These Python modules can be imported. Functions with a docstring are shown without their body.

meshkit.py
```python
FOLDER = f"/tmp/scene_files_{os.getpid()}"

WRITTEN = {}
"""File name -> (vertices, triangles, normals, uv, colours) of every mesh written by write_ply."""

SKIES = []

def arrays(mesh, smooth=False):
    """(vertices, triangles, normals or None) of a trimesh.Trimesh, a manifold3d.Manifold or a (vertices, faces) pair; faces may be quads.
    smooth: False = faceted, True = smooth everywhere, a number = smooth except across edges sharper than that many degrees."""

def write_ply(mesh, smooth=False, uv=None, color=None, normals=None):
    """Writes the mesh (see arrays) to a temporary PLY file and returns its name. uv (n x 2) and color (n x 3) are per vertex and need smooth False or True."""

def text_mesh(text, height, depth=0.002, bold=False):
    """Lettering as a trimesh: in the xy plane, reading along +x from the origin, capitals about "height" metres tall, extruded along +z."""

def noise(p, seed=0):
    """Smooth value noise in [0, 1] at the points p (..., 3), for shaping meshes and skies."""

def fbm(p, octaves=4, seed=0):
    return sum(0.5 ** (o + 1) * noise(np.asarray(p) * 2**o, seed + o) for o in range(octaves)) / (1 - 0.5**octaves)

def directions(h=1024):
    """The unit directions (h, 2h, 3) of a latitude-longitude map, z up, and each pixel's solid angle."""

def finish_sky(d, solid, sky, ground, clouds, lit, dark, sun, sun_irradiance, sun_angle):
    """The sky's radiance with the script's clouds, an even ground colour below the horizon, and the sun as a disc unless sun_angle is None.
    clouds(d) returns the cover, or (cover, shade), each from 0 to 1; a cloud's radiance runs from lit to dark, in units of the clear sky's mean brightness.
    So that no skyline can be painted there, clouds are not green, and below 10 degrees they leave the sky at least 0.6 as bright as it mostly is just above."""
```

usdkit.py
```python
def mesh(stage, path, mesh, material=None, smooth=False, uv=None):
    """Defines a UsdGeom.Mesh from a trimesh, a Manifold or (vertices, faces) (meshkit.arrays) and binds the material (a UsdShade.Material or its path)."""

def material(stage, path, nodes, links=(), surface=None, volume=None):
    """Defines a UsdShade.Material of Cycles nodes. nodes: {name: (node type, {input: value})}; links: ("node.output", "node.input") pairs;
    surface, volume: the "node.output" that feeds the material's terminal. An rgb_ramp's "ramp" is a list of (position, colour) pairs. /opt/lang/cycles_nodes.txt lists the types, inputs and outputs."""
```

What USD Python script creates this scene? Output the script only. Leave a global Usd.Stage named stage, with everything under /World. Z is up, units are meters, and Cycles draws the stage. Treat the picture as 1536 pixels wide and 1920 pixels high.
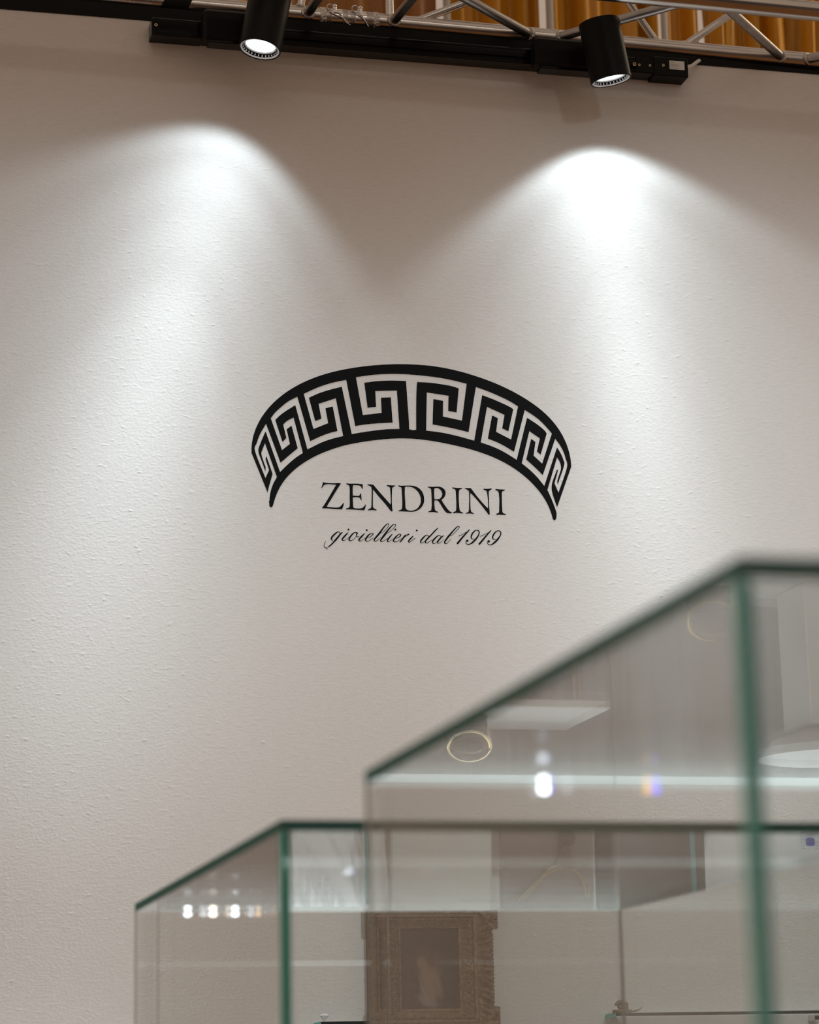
import math, random
import numpy as np, trimesh, usdkit, meshkit
import shapely, shapely.geometry as sg
from shapely import affinity
from shapely.ops import unary_union
from pxr import Usd, UsdGeom, UsdLux, UsdShade, Gf, Sdf

random.seed(7); rng = np.random.default_rng(7)
stage = Usd.Stage.CreateInMemory()
UsdGeom.SetStageUpAxis(stage, 'Z'); UsdGeom.SetStageMetersPerUnit(stage, 1.0)
UsdGeom.Xform.Define(stage, '/World'); UsdGeom.Scope.Define(stage, '/World/Looks')

# ------------------------------------------------------------------ camera
F, YAW, PITCH, ROLL = 4778.4, .24627, .22785, -.02165      # focal length in pixels of the 1536-wide frame, angles in radians
EYE = np.array([0., 0., 1.10])
YW = 4.20                                                    # front face of the wall
_f = np.array([math.sin(YAW)*math.cos(PITCH), math.cos(YAW)*math.cos(PITCH), math.sin(PITCH)])
_r = np.array([math.cos(YAW), -math.sin(YAW), 0.]); _u = np.cross(_r, _f)
_c, _s = math.cos(ROLL), math.sin(ROLL)
CAM = np.array([_c*_r+_s*_u, -_s*_r+_c*_u, _f])
cam = UsdGeom.Camera.Define(stage, '/World/camera')
M = np.eye(4); M[0, :3] = CAM[0]; M[1, :3] = CAM[1]; M[2, :3] = -CAM[2]; M[3, :3] = EYE
cam.AddTransformOp().Set(Gf.Matrix4d(*M.ravel().tolist()))
cam.CreateHorizontalApertureAttr(24.0); cam.CreateVerticalApertureAttr(30.0)
cam.CreateFocalLengthAttr(24.0*F/1536); cam.CreateClippingRangeAttr((.05, 200.))
cam.CreateFStopAttr(6.2); cam.CreateFocusDistanceAttr(4.33)
cam.CreateExposureAttr(0.0)

# ------------------------------------------------------------------ hall light and added fill lights
dome = UsdLux.DomeLight.Define(stage, '/World/hall_light')
dome.CreateIntensityAttr(1.0); dome.CreateColorAttr(Gf.Vec3f(.128, .097, .075))

def rect_light(name, at, to, w, h, power, color):
    l = UsdLux.RectLight.Define(stage, '/World/' + name)
    at, to = np.array(at, float), np.array(to, float)
    z = at-to; z /= np.linalg.norm(z); x = np.cross([0, 1, .01], z); x /= np.linalg.norm(x); y = np.cross(z, x)
    m = np.eye(4); m[0, :3] = x; m[1, :3] = y; m[2, :3] = z; m[3, :3] = at
    l.AddTransformOp().Set(Gf.Matrix4d(*m.ravel().tolist()))
    l.CreateWidthAttr(w); l.CreateHeightAttr(h); l.CreateIntensityAttr(power); l.CreateColorAttr(Gf.Vec3f(*color))
    return l

rect_light('truss_highlight_fill', (.9, .2, 5.6), (1.0, 3.2, 2.4), 4.0, .14, 5.0, (1., .95, .90))  # unseen light added for highlights on the truss tubes
rect_light('curtain_fill', (3.6, 5.3, 4.4), (1.6, 6.0, 2.8), .8, .3, 12.0, (1., .84, .60))  # unseen light added to brighten the curtains

def frame_z(d):
    d = np.array(d, float); d /= np.linalg.norm(d); a = np.array([0, 0, 1.]) if abs(d[2]) < .95 else np.array([0, 1., 0])
    x = np.cross(a, d); x /= np.linalg.norm(x); m = np.eye(4); m[:3, 0] = x; m[:3, 1] = np.cross(d, x); m[:3, 2] = d; return m
def cone_light(path, loc, d, radius, power, color, angle, soft):
    l = UsdLux.SphereLight.Define(stage, path)
    m = frame_z(-np.array(d)); mm = np.eye(4); mm[:3, :3] = m[:3, :3].T; mm[3, :3] = loc
    l.AddTransformOp().Set(Gf.Matrix4d(*mm.ravel().tolist()))
    l.CreateRadiusAttr(radius); l.CreateIntensityAttr(power); l.CreateColorAttr(Gf.Vec3f(*color)); l.CreateNormalizeAttr(True)
    s = UsdLux.ShapingAPI.Apply(l.GetPrim()); s.CreateShapingConeAngleAttr(angle); s.CreateShapingConeSoftnessAttr(soft)


UNIT = 1/.0545
COOL, HALL = (.84, 1., 1.09), (.94, 1., 1.0)
for k, (x, z, pw) in enumerate(((.85, 1.25, .09), (1.70, 1.35, .32), (1.08, 1.1, .05), (.45, 2.14, .28), (1.62, 2.14, .28))):      # unseen fill lights added behind the camera to brighten the wall
    at = np.array([(.9, 1.9, 1.1, .3, 1.9)[k], -1.2, 3.6])
    cone_light('/World/added_wall_fill_%03d' % (k+1), at, np.array([x, YW, z])-at, .16, pw*16*UNIT, (HALL, HALL, HALL, COOL, COOL)[k], (12, 17, 17, 7.5, 7.5)[k], 1.)

# ------------------------------------------------------------------ helpers
def ray(x, y): return CAM.T @ np.array([(x-768)/F, (960-y)/F, 1.])
def P(x, y, Y):                                              # the point behind a pixel at depth Y
    d = ray(x, y); return EYE + d*Y/d[1]
def PZ(x, y, Z):                                             # ... at height Z
    d = ray(x, y); return EYE + d*(Z-EYE[2])/d[2]

names = {}
def numbered(path):
    n = names.get(path, 0); names[path] = n+1
    return path if n == 0 else '%s_%03d' % (path, n)

def data(p, label=None, cat=None, group=None, kind=None):
    p = p.GetPrim() if hasattr(p, 'GetPrim') else p
    for k, v in (('label', label), ('category', cat), ('group', group), ('kind', kind)):
        if v: p.SetCustomDataByKey(k, v)
    return p

def thing(name, label=None, cat=None, group=None, loc=(0, 0, 0), kind=None):
    x = UsdGeom.Xform.Define(stage, numbered('/World/'+name)); x.AddTranslateOp().Set(Gf.Vec3d(*map(float, loc)))
    data(x, label, cat, group, kind); x.GetPrim().SetCustomDataByKey
    return x.GetPrim()

ORIGIN = {}
def obj(name, m, mat, parent=None, smooth=False, label=None, cat=None, group=None, kind=None):
    base = str(parent.GetPath()) if parent is not None else '/World'
    if isinstance(m, (list,)): m = trimesh.util.concatenate(m)
    if parent is not None:                                   # parts are modelled in world coordinates; take off the parent's place
        top = parent
        while str(top.GetParent().GetPath()) != '/World': top = top.GetParent()
        t = UsdGeom.Xformable(top).GetLocalTransformation().ExtractTranslation() if top.IsA(UsdGeom.Xform) else (0, 0, 0)
        if any(abs(v) > 1e-9 for v in t): m = m.copy(); m.apply_translation([-v for v in t])
    o = usdkit.mesh(stage, numbered(base+'/'+name), m, MAT[mat], smooth=smooth)
    return data(o, label, cat, group, kind)

def box(x0, x1, y0, y1, z0, z1):
    return trimesh.creation.box(bounds=[[min(x0, x1), min(y0, y1), min(z0, z1)], [max(x0, x1), max(y0, y1), max(z0, z1)]])

def rbox(x0, x1, y0, y1, z0, z1, r=.002):                    # box with chamfered edges: hull of three slimmer boxes
    pts = []
    for a in range(3):
        lo = np.array([x0, y0, z0], float); hi = np.array([x1, y1, z1], float)
        for k in range(3):
            if k != a: lo[k] += r; hi[k] -= r
        pts.append(trimesh.creation.box(bounds=[lo, hi]).vertices)
    return trimesh.convex.convex_hull(np.vstack(pts))

def frame_to(d):                                             # rotation that takes +z to d
    d = np.array(d, float); d /= np.linalg.norm(d)
    a = np.array([0, 0, 1.]) if abs(d[2]) < .95 else np.array([0, 1., 0])
    x = np.cross(a, d); x /= np.linalg.norm(x); y = np.cross(d, x)
    m = np.eye(4); m[:3, 0] = x; m[:3, 1] = y; m[:3, 2] = d
    return m

def rod(a, b, r, n=28):
    a, b = np.array(a, float), np.array(b, float)
    m = trimesh.creation.cylinder(r, np.linalg.norm(b-a), sections=n); m.apply_transform(frame_to(b-a)); m.apply_translation((a+b)/2)
    return m

def lathe(profile, at, d, n=64, closed=False):               # profile: (radius, height along d)
    m = trimesh.creation.revolve(np.array(profile, float), sections=n); m.apply_transform(frame_to(d)); m.apply_translation(at)
    return m

def ring(at, d, R, r, n=40, k=12):
    a = np.linspace(0, 2*np.pi, k+1)
    return lathe([(R+r*math.cos(t), r*math.sin(t)) for t in a], at, d, n)

def wire(pts, radii, sides=10, closed=False):                # tube along a polyline
    p = np.array(pts, float); n = len(p); radii = np.broadcast_to(radii, (n,))
    t = np.gradient(p, axis=0)
    if closed: t = np.roll(p, -1, 0)-np.roll(p, 1, 0)
    t /= np.linalg.norm(t, axis=1, keepdims=True)+1e-12
    ref = np.array([0, 0, 1.]) if np.abs(t[:, 2]).mean() < .8 else np.array([1., .2, 0])
    a = np.cross(t, ref); a /= np.linalg.norm(a, axis=1, keepdims=True)+1e-12; b = np.cross(t, a)
    ang = np.arange(sides)*2*np.pi/sides
    v = (p[:, None]+radii[:, None, None]*(np.cos(ang)[None, :, None]*a[:, None]+np.sin(ang)[None, :, None]*b[:, None])).reshape(-1, 3)
    f = []
    for i in range(n if closed else n-1):
        for j in range(sides):
            q = (i*sides+j, i*sides+(j+1) % sides, ((i+1) % n)*sides+(j+1) % sides, ((i+1) % n)*sides+j)
            f += [(q[0], q[1], q[2]), (q[0], q[2], q[3])]
    if not closed:
        c0, c1 = len(v), len(v)+1; v = np.vstack([v, p[:1], p[-1:]])
        for j in range(sides): f += [(c0, (j+1) % sides, j), (c1, (n-1)*sides+j, (n-1)*sides+(j+1) % sides)]
    m = trimesh.Trimesh(v, f, process=False); m.fix_normals(); return m

def spline(pts, n=8):                                        # Catmull-Rom through the points, any dimension
    p = np.array(pts, float); p = np.vstack([2*p[0]-p[1], p, 2*p[-1]-p[-2]]); out = []
    for i in range(1, len(p)-2):
        for t in np.linspace(0, 1, n, endpoint=False):
            out.append(.5*(2*p[i]+(p[i+1]-p[i-1])*t+(2*p[i-1]-5*p[i]+4*p[i+1]-p[i+2])*t*t+(3*p[i]-p[i-1]-3*p[i+1]+p[i+2])*t**3))
    out.append(p[-2]); return np.array(out)

def plate(shape, y, depth):                                  # a flat shape in (x, z) standing in the plane y, its face towards -y
    ms = []
    for g in getattr(shape, 'geoms', [shape]):
        if g.geom_type != 'Polygon' or g.area < 1e-10: continue
        m = trimesh.creation.extrude_polygon(g, depth, engine='earcut')
        m.vertices = np.stack([m.vertices[:, 0], y-m.vertices[:, 2], m.vertices[:, 1]], 1)
        ms.append(m)
    return trimesh.util.concatenate(ms)

def prism_x(profile, x0, x1):                                # a (y, z) profile drawn out along x
    m = trimesh.creation.extrude_polygon(sg.Polygon(profile), x1-x0, engine='earcut')
    m.vertices = np.stack([x0+m.vertices[:, 2], m.vertices[:, 0], m.vertices[:, 1]], 1)
    m.fix_normals(); return m

# ------------------------------------------------------------------ materials
MAT = {}
def mat(name, nodes, links=(), surface='p.BSDF'):
    MAT[name] = usdkit.material(stage, '/World/Looks/'+name, nodes, links, surface=surface)

def plain(name, color, rough=.5, metal=0., **kw):
    mat(name, {'p': ('principled_bsdf', dict(base_color=color, roughness=rough, metallic=metal, **kw))})

def bumpy(name, color, color2, rough, scale, strength, dist, metal=0., detail=4., stretch=(1, 1, 1), **kw):
    mat(name, {'g': ('texture_coordinate', {}), 'm': ('mapping', {'scale': stretch}), 'n': ('noise_texture', {'scale': scale, 'detail': detail}),
               'r': ('rgb_ramp', {'ramp': [(.3, color), (.7, color2)]}), 'b': ('bump', {'strength': strength, 'distance': dist}),
               'p': ('principled_bsdf', dict(roughness=rough, metallic=metal, **kw))},
        [('g.object', 'm.vector'), ('m.vector', 'n.vector'), ('n.fac', 'r.fac'), ('r.color', 'p.base_color'), ('n.fac', 'b.height'), ('b.normal', 'p.normal')])

def emit(name, color, strength):
    mat(name, {'e': ('emission', dict(color=color, strength=strength))}, surface='e.emission')

# woven wall covering: fine horizontal threads, a pebbly ground and a few slubs, all in the relief
mat('wall_canvas', {
    'g': ('geometry', {}),
    'm1': ('mapping', {'scale': (55, 55, 420)}), 'n1': ('noise_texture', {'scale': 1., 'detail': 3.}),
    'm2': ('mapping', {'scale': (170, 170, 230)}), 'n2': ('noise_texture', {'scale': 1., 'detail': 2.}),
    'm3': ('mapping', {'scale': (75, 75, 130)}), 'n3': ('noise_texture', {'scale': 1., 'detail': 1.}),
    'a1': ('math', {'math_type': 'multiply', 'value2': .32}), 'a2': ('math', {'math_type': 'multiply_add', 'value2': 1.0}),
    's': ('math', {'math_type': 'power', 'value2': 9.}), 'a3': ('math', {'math_type': 'multiply_add', 'value2': 9.}),
    'c': ('rgb_ramp', {'ramp': [(.3, (.715, .685, .655)), (.7, (.765, .735, .705))]}),
    'b': ('bump', {'strength': .40, 'distance': .0008}),
    'p': ('principled_bsdf', {'roughness': .85, 'specular_ior_level': .2})},
    [('g.position', 'm1.vector'), ('g.position', 'm2.vector'), ('g.position', 'm3.vector'),
     ('m1.vector', 'n1.vector'), ('m2.vector', 'n2.vector'), ('m3.vector', 'n3.vector'),
     ('n1.fac', 'a1.value1'), ('n2.fac', 'a2.value1'), ('a1.value', 'a2.value3'),
     ('n3.fac', 's.value1'), ('s.value', 'a3.value1'), ('a2.value', 'a3.value3'),
     ('a3.value', 'b.height'), ('n1.fac', 'c.fac'), ('c.color', 'p.base_color'), ('b.normal', 'p.normal')])
bumpy('vinyl_black', (.003, .003, .003), (.006, .005, .005), .55, 900, .25, .0004, specular_ior_level=.06)
bumpy('paint_black', (.005, .004, .004), (.007, .0055, .005), .42, 1500, .12, .0003, specular_ior_level=.12)
plain('gloss_black', (.003, .003, .003), .14, specular_ior_level=.2)
plain('matt_black', (.004, .004, .004), .7, specular_ior_level=.2)
bumpy('aluminium', (.50, .475, .45), (.60, .57, .54), .21, 60, .08, .001, metal=1., stretch=(.25, 3, 3))
bumpy('weld', (.42, .38, .34), (.75, .70, .64), .38, 260, .9, .004, metal=1.)
plain('steel', (.72, .70, .68), .14, 1.)
bumpy('brace_metal', (.36, .33, .31), (.44, .41, .39), .36, 80, .08, .001, metal=1.)
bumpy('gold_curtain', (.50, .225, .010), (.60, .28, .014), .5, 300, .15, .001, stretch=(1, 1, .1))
bumpy('shaded_gold_curtain', (.26, .095, .010), (.31, .12, .014), .5, 300, .15, .001, stretch=(1, 1, .1))  # the gold cloth again, with shade put into its colour
plain('hall_wall', (.10, .075, .062), .8)
plain('grey_post', (.42, .38, .35), .6)
bumpy('carpet', (.34, .15, .045), (.42, .20, .065), .95, 400, .6, .004)
plain('white_lacquer', (.78, .77, .75), .35)
plain('white_satin', (.80, .80, .82), .38, sheen_weight=.3)
bumpy('velvet_taupe', (.25, .195, .185), (.29, .23, .215), .9, 900, .3, .0008, sheen_weight=.4)
bumpy('velvet_brown', (.042, .026, .022), (.052, .033, .028), .9, 900, .3, .0008, sheen_weight=.3)
bumpy('drape_taupe', (.17, .145, .13), (.20, .175, .16), .85, 500, .3, .001)
plain('velvet_dark', (.03, .028, .03), .85)
plain('gold', (.83, .62, .28), .16, 1.)
plain('sapphire', (.01, .03, .45), .05, coat_weight=1.)
plain('diamond', (.90, .92, .95), .12, .25)
mat('crystal', {'p': ('principled_bsdf', dict(base_color=(.97, .98, .98), roughness=.02, ior=1.6, transmission_weight=1.))})
bumpy('gilt_wood', (.035, .020, .010), (.34, .22, .135), .42, 190, 1., .002, metal=.25)
bumpy('gilt_dark', (.10, .062, .038), (.20, .130, .080), .55, 260, .6, .0015, metal=.2)
plain('label_white', (.75, .74, .70), .6)
plain('label_grey', (.33, .32, .31), .6)
plain('cable_white', (.72, .70, .66), .45)
plain('ring_white', (.80, .82, .84), .3)
plain('screw_brass', (.55, .42, .24), .3, 1.)
# glass sheet: both faces follow the same Fresnel law, the rest of the light goes straight through
mat('sheet_glass', {'w': ('layer_weight', {'blend': .5}), 'q': ('math', {'math_type': 'power', 'value2': 5.}),
    'k': ('math', {'math_type': 'multiply_add', 'value2': .95, 'value3': .042}),
    't': ('transparent_bsdf', {'color': (.978, .986, .983)}), 'g': ('glossy_bsdf', {'color': (1, 1, 1), 'roughness': 0.}),
    'x': ('mix_closure', {})},
    [('w.facing', 'q.value1'), ('q.value', 'k.value1'), ('k.value', 'x.fac'), ('t.BSDF', 'x.closure1'), ('g.BSDF', 'x.closure2')], surface='x.closure')
mat('case_glass', {'w': ('layer_weight', {'blend': .5}), 'q': ('math', {'math_type': 'power', 'value2': 5.}),
    'k': ('math', {'math_type': 'multiply_add', 'value2': .95, 'value3': .042}),
    't': ('refraction_bsdf', {'color': (.978, .986, .983), 'roughness': 0., 'IOR': 1.003}), 'g': ('glossy_bsdf', {'color': (1, 1, 1), 'roughness': 0.}),
    'x': ('mix_closure', {})},
    [('w.facing', 'q.value1'), ('q.value', 'k.value1'), ('k.value', 'x.fac'), ('t.BSDF', 'x.closure1'), ('g.BSDF', 'x.closure2')], surface='x.closure')
# polished edge of float glass: green through its length
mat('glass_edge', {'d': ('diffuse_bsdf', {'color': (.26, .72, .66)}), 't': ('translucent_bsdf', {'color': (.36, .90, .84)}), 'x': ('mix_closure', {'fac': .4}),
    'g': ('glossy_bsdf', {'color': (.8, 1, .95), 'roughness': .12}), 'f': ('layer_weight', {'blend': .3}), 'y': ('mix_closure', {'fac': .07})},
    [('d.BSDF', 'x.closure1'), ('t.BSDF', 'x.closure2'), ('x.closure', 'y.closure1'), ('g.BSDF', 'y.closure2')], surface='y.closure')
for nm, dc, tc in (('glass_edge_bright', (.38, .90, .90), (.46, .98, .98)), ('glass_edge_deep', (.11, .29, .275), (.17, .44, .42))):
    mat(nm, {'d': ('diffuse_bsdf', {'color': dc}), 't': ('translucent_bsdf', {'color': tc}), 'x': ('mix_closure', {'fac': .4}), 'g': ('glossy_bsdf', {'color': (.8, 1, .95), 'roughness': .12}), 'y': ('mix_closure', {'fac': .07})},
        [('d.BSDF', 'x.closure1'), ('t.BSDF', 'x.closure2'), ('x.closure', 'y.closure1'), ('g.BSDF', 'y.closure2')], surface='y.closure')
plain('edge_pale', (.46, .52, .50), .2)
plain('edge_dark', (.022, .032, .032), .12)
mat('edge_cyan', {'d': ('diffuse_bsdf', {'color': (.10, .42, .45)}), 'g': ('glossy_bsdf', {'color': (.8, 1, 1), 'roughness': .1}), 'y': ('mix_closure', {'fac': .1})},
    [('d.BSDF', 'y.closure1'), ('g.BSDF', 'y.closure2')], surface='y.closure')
# lamp lens: a bright reflector seen through a honeycomb of small facets
mat('lamp_lens', {'t': ('texture_coordinate', {}), 'v': ('voronoi_texture', {'scale': 520., 'randomness': .15}),
    'r': ('rgb_ramp', {'ramp': [(0, (1., 1.02, 1.03)), (.45, (.85, .9, .92)), (.75, (.30, .32, .33))]}), 'e': ('emission', {'strength': 1.7})},
    [('t.object', 'v.vector'), ('v.distance', 'r.fac'), ('r.color', 'e.color')], surface='e.emission')
emit('glint_cool', (.82, .90, 1.), 9.); emit('glint_warm', (1., .90, .76), 8.); emit('glint_amber', (1., .72, .50), 2.0)  # self-lit colours for the glints on the glass edges
emit('glint_blue', (.30, .28, 1.), 2.0); emit('glint_orange', (1., .60, .22), 1.6)
mat('glow_bar_milk', {'p': ('principled_bsdf', dict(base_color=(.70, .78, .78), roughness=.25, emission_color=(.85, .95, .98), emission_strength=.55))})
mat('edge_glow', {'p': ('principled_bsdf', dict(base_color=(.70, .78, .78), roughness=.25, emission_color=(.80, .93, .93), emission_strength=1.3))})  # glow put in for light caught in the glass back edge

# ------------------------------------------------------------------ the setting
ZW = 2.986
obj('floor', box(-2.5, 5.5, -3.0, 7.0, -.05, 0), 'carpet', kind='structure')
obj('wall_back', box(-1.6, 4.2, YW, YW+.045, 0, ZW), 'wall_canvas', kind='structure')

obj('wall_front', box(-5, 6, -3.3, -3.2, 0, 4.4), 'hall_wall', kind='structure')

# ------------------------------------------------------------------ emblem and lettering on the wall
YF = YW-.00005
def crop(ox, oy, s, pts): return [(ox+x/s, oy+y/s) for x, y in pts]
A = lambda *p: crop(460, 760, 9.6, p)
B = lambda *p: crop(540, 680, 9.6, p)
C = lambda *p: crop(650, 680, 10.9714, p)
D = lambda *p: crop(760, 680, 10.24, p)
E = lambda *p: crop(870, 690, 9.6, p)
G = lambda *p: crop(960, 760, 8.7273, p)
def on_wall(pts):
    return [tuple(P(x, y, YF)[[0, 2]]) for x, y in pts]
def smooth_ring(pts, turn=34, n=6):                           # rounds the gentle bends of a traced outline and keeps its corners
    p = np.array(pts, float); keep = np.r_[True, np.linalg.norm(np.diff(p, axis=0), axis=1) > .15]; p = p[keep]; m = len(p)
    a = p-np.roll(p, 1, 0); b = np.roll(p, -1, 0)-p
    ang = np.degrees(np.abs(np.arctan2(a[:, 0]*b[:, 1]-a[:, 1]*b[:, 0], (a*b).sum(1))))
    cor = np.nonzero(ang > turn)[0]
    if len(cor) < 2: return [tuple(x) for x in spline(np.vstack([p, p[:1]]), n)]
    out = []
    for i, c in enumerate(cor):
        e = cor[(i+1) % len(cor)]; e = e+m if e <= c else e
        run = p[np.arange(c, e+1) % m]
        out += [tuple(x) for x in (spline(run, n)[:-1] if len(run) > 2 else run[:1])]
    return out
def flat(pts): return sg.Polygon(on_wall(smooth_ring(pts))).buffer(0)

from scipy.interpolate import splprep, splev
def fair(pts, tol=.30, n=90):                                # smooths the jitter of a traced arc
    p = np.array(pts, float); tck, _ = splprep(p.T, s=len(p)*tol**2); return [tuple(q) for q in np.array(splev(np.linspace(0, 1, n), tck)).T]
outer_arc = (A((115, 850), (111, 770), (113, 700), (135, 590), (170, 480), (230, 330), (300, 205), (370, 105), (450, 10))
    + B((0, 515), (130, 430), (300, 345), (450, 280), (600, 230), (750, 185), (900, 150), (1100, 108))
    + C((150, 108), (300, 80), (500, 58), (700, 43), (950, 37), (1200, 38), (1400, 44)) + D((300, 42), (550, 70), (800, 110), (1100, 185), (1350, 260))
    + E((300, 170), (500, 255), (700, 340), (900, 440), (1100, 555), (1250, 650)) + G((390, 0), (480, 75), (600, 190), (720, 330), (820, 480), (890, 640), (945, 800), (962, 900), (970, 1000)))
lower_arc = (G((650, 1790), (620, 1690), (570, 1590), (500, 1480), (420, 1375), (330, 1270), (200, 1150), (80, 1065))
    + E((900, 1810), (750, 1705), (550, 1610), (300, 1525), (0, 1435)) + D((1000, 1600), (800, 1550), (600, 1512), (300, 1475), (0, 1455))
    + C((1000, 1560), (700, 1580), (500, 1605), (250, 1640)) + B((1344, 1425), (1100, 1470), (900, 1525), (700, 1590), (500, 1680), (300, 1800))
    + A((1000, 1065), (860, 1175), (740, 1310), (650, 1430), (590, 1540), (545, 1640), (515, 1740), (500, 1795)))
outline = (fair(outer_arc) + G((740, 1665), (722, 1735), (730, 1760), (728, 1840), (715, 1870), (695, 1880), (670, 1862)) + fair(lower_arc, .35)
    + A((485, 1825), (468, 1835), (447, 1828), (435, 1810), (430, 1740), (402, 1570), (400, 1565)))
left_key = (C((1300, 240), (1000, 230), (750, 235), (500, 255), (190, 298), (332, 1080), (722, 1035), (708, 722), (908, 715), (945, 1232), (600, 1250), (350, 1275), (178, 1303))
    + B((1050, 308), (800, 360), (550, 440), (283, 560), (458, 1195), (725, 1090), (675, 822), (805, 790), (890, 1230), (750, 1265), (600, 1320), (400, 1412), (170, 612), (80, 655), (0, 700))
    + A((680, 0), (560, 105), (500, 175), (458, 235), (660, 808), (805, 695), (745, 430), (832, 368), (942, 772), (800, 890), (635, 1032),
        (375, 330), (320, 420), (255, 540), (205, 680), (175, 825), (362, 1312), (430, 1165), (365, 965), (380, 915), (490, 1235), (400, 1565), (395, 1720), (434, 1720), (440, 1650), (460, 1540), (500, 1420), (570, 1290),
        (355, 678), (310, 790), (290, 880), (345, 1060), (364, 1110), (360, 1185), (300, 1010), (235, 825), (270, 690), (320, 570), (365, 470),
        (625, 1202), (760, 1070), (900, 950), (1038, 858), (870, 218), (760, 275), (680, 345), (738, 588), (670, 658), (540, 262), (620, 185), (720, 110), (880, 10))
    + B((50, 812), (132, 768), (350, 1562), (600, 1440), (800, 1370), (995, 1322), (862, 640), (550, 740), (602, 1010), (490, 1048), (378, 632), (550, 555), (750, 490), (968, 435))
    + C((105, 1470), (350, 1430), (600, 1395), (850, 1370), (1088, 1365), (1035, 572), (588, 582), (605, 908), (432, 925), (365, 415), (600, 385), (900, 370), (1220, 378)))
right_key = (D((100, 228), (300, 245), (600, 280), (900, 335), (1180, 405), (1090, 1115), (722, 1035), (725, 735), (540, 700), (525, 1185), (850, 1245), (1215, 1332), (1355, 465))
    + E((450, 425), (700, 535), (850, 612), (975, 690), (850, 1290), (578, 1150), (610, 905), (508, 855), (432, 1270), (650, 1360), (902, 1505))
    + G((210, 75), (330, 150), (450, 240), (560, 350), (655, 460), (495, 955), (355, 825), (383, 600), (315, 550), (235, 885), (400, 1035), (505, 1140),
        (708, 545), (780, 640), (840, 750), (880, 870), (900, 1020), (762, 1432), (695, 1275), (748, 1085), (738, 1050), (650, 1345), (740, 1665), (765, 1735), (722, 1735), (700, 1670), (650, 1540), (580, 1385),
        (738, 850), (785, 925), (803, 1000), (798, 1060), (745, 1230), (750, 1290), (853, 985), (840, 890), (800, 790), (738, 690),
        (530, 1322), (420, 1185), (300, 1065), (160, 950), (285, 420), (458, 540), (410, 755), (470, 805), (568, 465), (540, 420), (480, 365), (380, 290), (248, 205))
    + E((950, 1655), (750, 1530), (550, 1430), (302, 1340), (415, 698), (732, 842), (690, 1085), (800, 1138), (888, 745), (830, 705), (730, 655), (550, 575), (330, 490))
    + D((1325, 1500), (1000, 1410), (700, 1345), (400, 1305), (412, 570), (832, 635), (825, 925), (985, 955), (1025, 495), (900, 455), (750, 425), (500, 390), (235, 372)))
stem = C((1200, 238), (1220, 378), (1250, 800), (1280, 1200), (1283, 1370), (1360, 1388), (1432, 1383), (1432, 900), (1440, 560), (1455, 395), (1500, 258))
emblem = sg.Polygon(on_wall(outline)).buffer(0).difference(unary_union([flat(left_key), flat(right_key), flat(stem)]))
obj('wall_emblem', plate(emblem, YF, .0006), 'vinyl_black', label='black curved tiara emblem with a Greek key pattern stuck on the pale wall', cat='emblem')

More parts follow.
